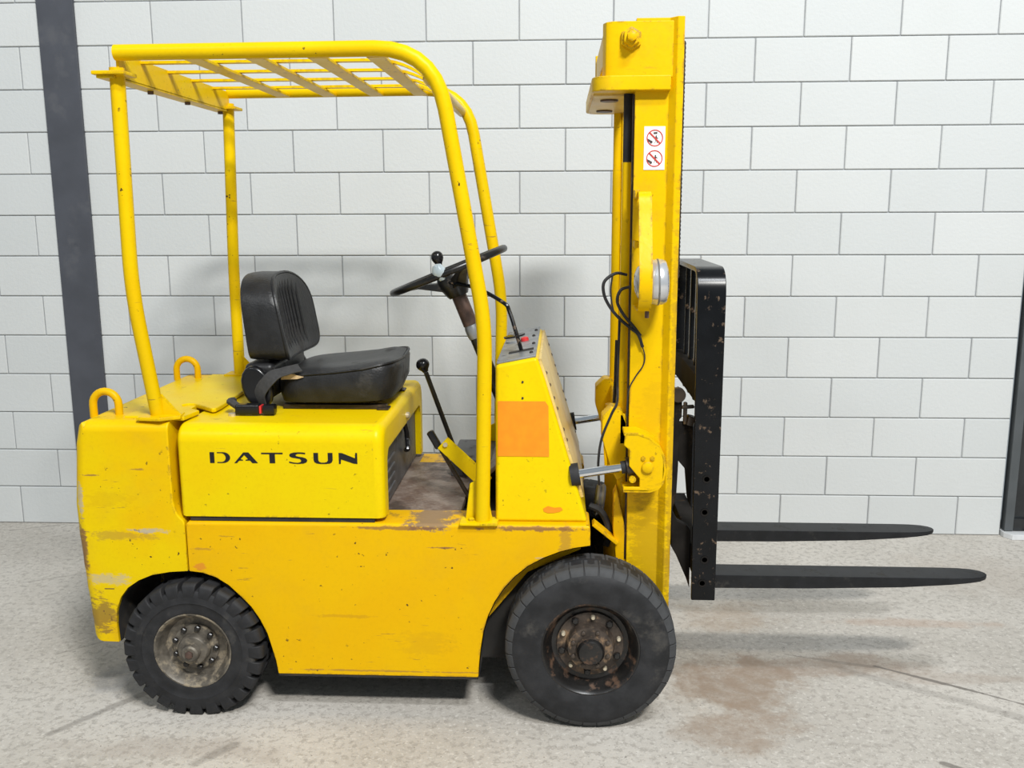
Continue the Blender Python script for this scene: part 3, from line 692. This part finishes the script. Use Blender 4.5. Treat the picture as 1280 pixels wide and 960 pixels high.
# crank pulley and belt guard behind the cowl
pu = B().lathe([(.0, .0), (.05, .0), (.056, .006), (.05, .014), (.056, .022), (.05, .028), (0, .03)], (-.998, -.18, .66), (1, 0, -.15), 24).make('brake_booster', 'dash_metal', FL)
B().tube(smoothpath([(-1.02, -.25, .66), (-.98, -.26, .64), (-.955, -.27, .58), (-.965, -.27, .53)]), .012, 8).make('hydraulic_hose', 'black_rubber', FL)
B().obox((-1.01, -.30, .62), (-.93, -.30, .555), .05, .012).make('axle_bracket', 'worn_yellow_paint', FL, bevel=.002)

# ---- mast
ML, MR = -.902, -.764
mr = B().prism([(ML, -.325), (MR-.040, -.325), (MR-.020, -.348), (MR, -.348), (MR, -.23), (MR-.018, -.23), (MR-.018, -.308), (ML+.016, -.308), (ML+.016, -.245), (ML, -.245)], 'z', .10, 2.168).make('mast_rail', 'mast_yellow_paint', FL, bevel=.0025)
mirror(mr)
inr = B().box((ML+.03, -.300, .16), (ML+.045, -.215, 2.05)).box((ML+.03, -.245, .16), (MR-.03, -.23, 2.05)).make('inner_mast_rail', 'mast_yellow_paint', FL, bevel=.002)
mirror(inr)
gr = B().box((ML-.006, -.312, .5), (ML, -.300, 1.955)).make('rail_grease_strip', 'greasy_steel', FL); mirror(gr)
# top caps: curved side cheeks
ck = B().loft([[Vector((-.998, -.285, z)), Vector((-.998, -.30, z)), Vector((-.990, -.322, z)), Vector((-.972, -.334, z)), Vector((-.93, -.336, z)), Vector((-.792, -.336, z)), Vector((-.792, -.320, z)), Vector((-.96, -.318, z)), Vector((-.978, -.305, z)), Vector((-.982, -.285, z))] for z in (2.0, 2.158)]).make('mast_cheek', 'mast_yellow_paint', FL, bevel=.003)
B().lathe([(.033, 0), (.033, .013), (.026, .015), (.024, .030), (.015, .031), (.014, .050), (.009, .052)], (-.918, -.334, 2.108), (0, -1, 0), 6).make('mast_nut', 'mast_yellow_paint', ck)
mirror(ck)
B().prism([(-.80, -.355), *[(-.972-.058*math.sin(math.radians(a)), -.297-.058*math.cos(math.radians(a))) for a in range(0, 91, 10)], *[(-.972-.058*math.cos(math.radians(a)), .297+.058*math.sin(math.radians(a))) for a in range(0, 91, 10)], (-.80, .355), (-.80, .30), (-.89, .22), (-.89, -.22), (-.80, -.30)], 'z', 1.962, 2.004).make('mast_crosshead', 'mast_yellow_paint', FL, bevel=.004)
B().box((-1.022, -.26, 1.956), (-.90, .26, 1.963)).make('crosshead_underside', 'pale_yellow_paint', FL, bevel=.002)
for y in (-.16, .16): B().lathe([(.028, 0), (.028, .006)], (-.97, y, 1.957), (0, 0, -1), 14).make('crosshead_hole', 'rusty_tube', FL)
B().box((-.995, -.285, 2.05), (-.980, .285, 2.14)).make('mast_tie_plate', 'mast_yellow_paint', FL, bevel=.003)
B().box((-.90, -.31, .18), (-.885, .31, .36)).make('mast_lower_tie', 'mast_yellow_paint', FL, bevel=.003)
B().box((-.93, -.30, .88), (-.89, .30, .98)).make('mast_middle_tie', 'mast_yellow_paint', FL, bevel=.004)
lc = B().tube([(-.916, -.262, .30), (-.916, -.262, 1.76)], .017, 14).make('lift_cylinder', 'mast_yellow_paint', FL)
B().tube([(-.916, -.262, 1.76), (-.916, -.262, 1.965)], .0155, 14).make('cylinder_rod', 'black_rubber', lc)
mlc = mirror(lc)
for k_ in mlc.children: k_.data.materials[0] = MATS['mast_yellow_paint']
lc2 = B().tube([(-.93, 0, .30), (-.93, 0, .95)], .03, 14).make('centre_cylinder', 'mast_yellow_paint', FL)
# chain along the front of the mast
ch = B()
z = 1.42; k = 0
while z < 2.10:
    w = .0065 if k % 2 else .0045
    ch.prism([(MR+.002+.006*math.cos(t)*1.0, z+.0095*math.sin(t)) for t in [2*PI*q/8 for q in range(8)]], 'y', -.318-w, -.318+w); z += .0125; k += 1
lch = ch.make('lift_chain', 'greasy_steel', FL); mirror(lch)
# decal
DE = B().box((-.873, -.3268, 1.735), (-.811, -.3252, 1.861)).make('warning_decal', 'decal_white', FL, smooth=False)
def flat(name, polys, mat, y=-.3272):
    b = B()
    for p in polys: b.prism(p, 'y', y-.0006, y+.0006)
    return b.make(name, mat, DE, smooth=False)
for i, zc in enumerate((1.8275, 1.768)):
    xc = -.8415; R_ = .0245
    outer = [(xc+R_*math.cos(t), zc+R_*math.sin(t)) for t in [2*PI*k/32 for k in range(32)]]
    inner = [(xc+R_*.87*math.cos(t), zc+R_*.87*math.sin(t)) for t in [2*PI*k/32 for k in range(32)]]
    flat('prohibition_ring', [[outer[k], outer[(k+1) % 32], inner[(k+1) % 32], inner[k]] for k in range(32)], 'decal_dark' if 0 else 'decal_red')
    a = math.radians(-45); u, v = (math.cos(a), math.sin(a)), (-math.sin(a), math.cos(a)); L_ = R_*.93
    flat('prohibition_bar', [[(xc+u[0]*s1*L_+v[0]*s2*.0023, zc+u[1]*s1*L_+v[1]*s2*.0023) for s1, s2 in ((-1, -1), (1, -1), (1, 1), (-1, 1))]], 'decal_red', -.3276)
    fig = [[(xc-.021, zc-.002), (xc-.012, zc-.006), (xc-.013, zc-.011), (xc-.020, zc-.011)]]            # truck body
    fig += [[(xc-.0105+.0042*math.cos(t), zc-.0115+.0042*math.sin(t)) for t in [2*PI*k/10 for k in range(10)]]]
    px, pz = (xc+.004, zc+.000) if i == 0 else (xc+.003, zc+.003)
    fig += [[(px+.0022*math.cos(t), pz+.0055+.0022*math.sin(t)) for t in [2*PI*k/8 for k in range(8)]], [(px-.0025, pz+.003), (px+.0025, pz+.003), (px+.0015, pz-.006), (px-.0015, pz-.006)],
            [(px+.002, pz+.002), (px+.0065, pz-.001), (px+.0055, pz-.0025), (px+.001, pz)], [(px-.0015, pz-.006), (px+.000, pz-.006), (px-.003, pz-.015), (px-.0045, pz-.015)], [(px, pz-.006), (px+.0015, pz-.006), (px+.0045, pz-.015), (px+.003, pz-.015)]]
    if i == 0: fig += [[(xc-.004, zc+.012), (xc+.007, zc+.012), (xc+.007, zc+.0175), (xc-.004, zc+.0165)]]
    flat('pictogram', fig, 'decal_dark', -.3274)

# ---- headlamps
def lampset():
    L0 = B().lathe([(0, -.034), (.025, -.032), (.045, -.024), (.058, -.008), (.064, .008), (.067, .03), (.0685, .036), (.067, .050), (.062, .060), (.045, .066), (.022, .069), (0, .070)], (-.868, -.412, 1.405), (1, 0, .03), 32).make('headlamp', 'lamp_chrome', FL)
    B().lathe([(.068, .033), (.0698, .036), (.068, .039)], (-.868, -.412, 1.405), (1, 0, .03), 32).make('lamp_rim', 'dash_metal', L0)
    hoop = smoothpath([(-.874, -.345, 1.655), (-.874, -.375, 1.668), (-.873, -.405, 1.655), (-.873, -.425, 1.60), (-.873, -.455, 1.52), (-.873, -.486, 1.44), (-.873, -.489, 1.39), (-.873, -.47, 1.345), (-.873, -.44, 1.325), (-.874, -.38, 1.325), (-.878, -.33, 1.33)], 5)
    rings = []
    for i, p in enumerate(hoop):
        t = (hoop[min(i+1, len(hoop)-1)]-hoop[max(i-1, 0)]).normalized(); sx_ = Vector((1, 0, 0)); up = t.cross(sx_).normalized()
        rings.append([p-sx_*.019-up*.003, p+sx_*.019-up*.003, p+sx_*.019+up*.003, p-sx_*.019+up*.003])
    B().loft(rings).make('lamp_guard_strap', 'mast_yellow_paint', L0)
    B().box((-.902, -.375, 1.650), (-.885, -.325, 1.676)).make('strap_clip', 'mast_yellow_paint', L0, bevel=.004)
    B().box((-.902, -.40, 1.505), (-.888, -.325, 1.527)).make('strap_clip', 'mast_yellow_paint', L0, bevel=.004)
    B().tube([(-.862, -.42, 1.325), (-.862, -.42, 1.300)], .007, 6).make('lamp_bolt', 'rusty_tube', L0)
    return L0
LP = lampset(); mirror(LP)
# ---- tilt cylinders
def tiltset():
    a, b_ = Vector((-1.075, -.375, .800)), Vector((-.860, -.375, .836)); ax = (b_-a).normalized()
    T = B().tube([a, a+ax*.165], .014, 16).make('tilt_cylinder', 'chrome', FL)
    B().tube([a-ax*.01, a+ax*.018], .036, 16).make('rod_seal', 'black_rubber', T)
    B().tube([a+ax*.15, a+ax*.167], .020, 14).make('rod_collar', 'black_rubber', T)
    # clevis housing on the mast
    pr_ = [(-.922, .905), (-.918, .945), (-.88, .943), (-.845, .930), (-.815, .905), (-.798, .87), (-.794, .825), (-.800, .785), (-.815, .765), (-.84, .757), (-.922, .757), (-.922, .772), (-.872, .772), (-.872, .800), (-.905, .84), (-.905, .89)]
    c1 = B().prism(pr_, 'y', -.412, -.400).make('clevis_plate', 'mast_yellow_paint', T, bevel=.003)
    out = [(-.922, .945), (-.88, .945), (-.845, .932), (-.813, .907), (-.795, .87), (-.791, .825), (-.797, .785), (-.813, .764), (-.84, .755), (-.922, .755)]
    inn_ = [(x+(.010 if x > -.9 and False else 0), z-.010 if z > .85 else z+.010) for x, z in out]; inn_ = [(min(x, -.803), z) for x, z in inn_]
    b = B(); n_ = len(out)
    for y in (-.412, -.325):
        b.v += [(x, y, z) for x, z in out]+[(x, y, z) for x, z in inn_]
    for k in range(n_-1):
        b.f += [[k, k+1, 2*n_+k+1, 2*n_+k], [n_+k, n_+k+1, 3*n_+k+1, 3*n_+k], [k, k+1, n_+k+1, n_+k], [2*n_+k, 2*n_+k+1, 3*n_+k+1, 3*n_+k]]
    for k in (0, n_-1): b.f.append([k, n_+k, 3*n_+k, 2*n_+k])
    b.make('clevis_band', 'mast_yellow_paint', T, bevel=.002)
    B().tube([a+ax*.167, a+ax*.21], .030, 14).make('rod_eye', 'greasy_steel', T)
    B().lathe([(.018, 0), (.018, .010), (.015, .012)], (-.848, -.411, .838), (0, -1, 0), 18).make('clevis_pin', 'mast_yellow_paint', T)
    for dx in (-.014, .014): B().lathe([(.0075, 0), (.0075, .006)], (-.848+dx, -.411, .866), (0, -1, 0), 6).make('clevis_bolt', 'mast_yellow_paint', T)
    B().lathe([(.011, 0), (.011, .012)], (-.893, -.395, .795), (0, -1, 0), 10).make('stop_bolt', 'mast_yellow_paint', T)
    return T
TC = tiltset(); mirror(TC)
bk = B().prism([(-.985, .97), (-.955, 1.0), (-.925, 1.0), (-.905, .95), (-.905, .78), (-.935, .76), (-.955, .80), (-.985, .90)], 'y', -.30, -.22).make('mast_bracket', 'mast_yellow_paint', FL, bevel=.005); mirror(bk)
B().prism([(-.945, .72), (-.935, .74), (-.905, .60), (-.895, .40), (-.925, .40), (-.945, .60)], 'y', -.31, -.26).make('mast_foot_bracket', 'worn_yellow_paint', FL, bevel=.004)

# ---- carriage, backrest and forks
CX0, CX1 = -.700, -.612
YC = .315
def strip(path, x0s, x1s, th):
    rings = []
    for i, p in enumerate(path):
        t = (path[min(i+1, len(path)-1)]-path[max(i-1, 0)]).normalized(); up = Vector((0, t.z, -t.y))
        x0, x1 = x0s(p), x1s(p)
        rings.append([Vector((x0, p.y, p.z))-up*th/2, Vector((x1, p.y, p.z))-up*th/2, Vector((x1, p.y, p.z))+up*th/2, Vector((x0, p.y, p.z))+up*th/2])
    return rings
path = fillet([(0, -YC, .365), (0, -YC, 1.435), (0, YC, 1.435), (0, YC, 1.00)], [.085, .085], 10)
LB = B().loft(strip(path, lambda p: -.688-.012*max(0, min(1, (p.z-.37)/.9)), lambda p: -.612+0*p.z, .016)).make('load_backrest', 'black_paint', FL, bevel=.003)
for (x, z) in [(-.652, .775), (-.655, .665), (-.650, .505), (-.655, .425)]:
    B().lathe([(.013, 0), (.013, .003), (.0085, .003), (.0085, -.004), (0, -.004)], (x, -YC-.008, z), (0, -1, 0), 14).make('plate_hole', 'dark_steel', LB)
for y in (-.19, -.065, .065, .19):
    B().box((-.668, y-.012, .98), (-.650, y+.012, 1.43)).make('backrest_bar', 'black_paint', LB, bevel=.003)
B().box((-.688, -.31, 1.01), (-.655, .31, 1.10)).make('carriage_upper_bar', 'dark_steel', FL, bevel=.005)
B().box((-.688, -.31, .45), (-.630, .31, .535)).make('carriage_lower_bar', 'dark_steel', FL, bevel=.005)
br1 = B().prism([(-.758, 1.05), (-.738, 1.06), (-.728, 1.03), (-.728, .96), (-.735, .955), (-.735, .80), (-.738, .70), (-.752, .64), (-.758, .66)], 'y', -.262, -.236).make('roller_bracket', 'dark_steel', FL, bevel=.004); mirror(br1)
br3 = B().prism([(-.738, .945), (-.690, .945), (-.690, .66), (-.702, .69), (-.712, .79), (-.738, .82)], 'y', -.262, -.236).make('carriage_cheek', 'dark_steel', FL, bevel=.004); mirror(br3)
br2 = B().prism([(-.755, .66), (-.735, .62), (-.70, .60), (-.690, .585), (-.688, .385), (-.700, .42), (-.735, .50), (-.752, .53)], 'y', -.272, -.240).make('lower_bracket', 'dark_steel', FL, bevel=.004); mirror(br2)
hk = B().obox((-.730, -.262, .995), (-.690, -.262, .998), .02, .010).obox((-.718, -.262, .94), (-.718, -.262, 1.012), .012, .016, (0, 1, 0)).obox((-.712, -.262, .955), (-.690, -.262, .95), .04, .03).make('fork_hook', 'greasy_steel', FL, bevel=.003); mirror(hk)
rol = B().lathe([(0, -.012), (.022, -.012), (.024, -.008), (.024, .012), (0, .014)], (-.742, -.262, 1.035), (0, 1, 0), 18).make('mast_roller', 'greasy_steel', FL); mirror(rol)
# forks
def forkmesh():
    b = B(); z = .433
    xs = [(-.625, .050, .046), (-.60, .050, .046), (-.30, .050, .043), (0., .050, .034), (.16, .049, .023), (.215, .046, .018), (.255, .038, .015), (.278, .024, .013), (.288, .008, .011)]
    rings = [[Vector((x, -.222-w, z-t)), Vector((x, -.222+w, z-t)), Vector((x, -.222+w, z)), Vector((x, -.222-w, z))] for x, w, t in xs]
    b.loft(rings)
    b.box((-.628, -.272, .40), (-.606, -.172, .84))
    return b.make('fork', 'fork_steel', FL, bevel=.0025)
fk = forkmesh(); mirror(fk)

# ---- loose lamp cables on the mast
def cable(pts, r, m='black_rubber', nm='lamp_cable'): return B().tube(smoothpath(pts, 6), r, 6).make(nm, m, FL)
cable([(-.915, -.30, 1.42), (-.95, -.31, 1.425), (-.985, -.32, 1.40), (-.985, -.32, 1.36), (-.965, -.32, 1.32), (-.935, -.32, 1.285), (-.905, -.33, 1.26), (-.88, -.34, 1.24), (-.865, -.338, 1.20)], .005)
cable([(-.905, -.32, 1.385), (-.935, -.33, 1.375), (-.945, -.33, 1.34), (-.925, -.33, 1.30), (-.895, -.335, 1.265), (-.872, -.336, 1.235)], .005)
cable([(-.96, -.32, 1.42), (-.965, -.32, 1.37), (-.955, -.32, 1.31), (-.935, -.32, 1.29)], .0028)
cable([(-.865, -.335, 1.20), (-.857, -.33, 1.17), (-.862, -.33, 1.14), (-.885, -.33, 1.105), (-.905, -.33, 1.06), (-.91, -.33, .98)], .0022)
cable([(-.935, -.30, 1.28), (-.938, -.30, 1.10), (-.938, -.30, 1.02), (-.955, -.30, .98), (-.985, -.30, .90), (-.995, -.30, .82), (-.99, -.28, .74)], .0045, 'black_rubber', 'hydraulic_hose')
cable([(-.93, -.29, 1.02), (-.965, -.29, .97), (-.975, -.29, .90), (-.97, -.29, .80)], .005, 'worn_yellow_paint', 'hydraulic_hose')
cable([(-.935, -.18, 1.2), (-.94, -.18, 1.0), (-.955, -.2, .92)], .006, 'black_rubber', 'hydraulic_hose')
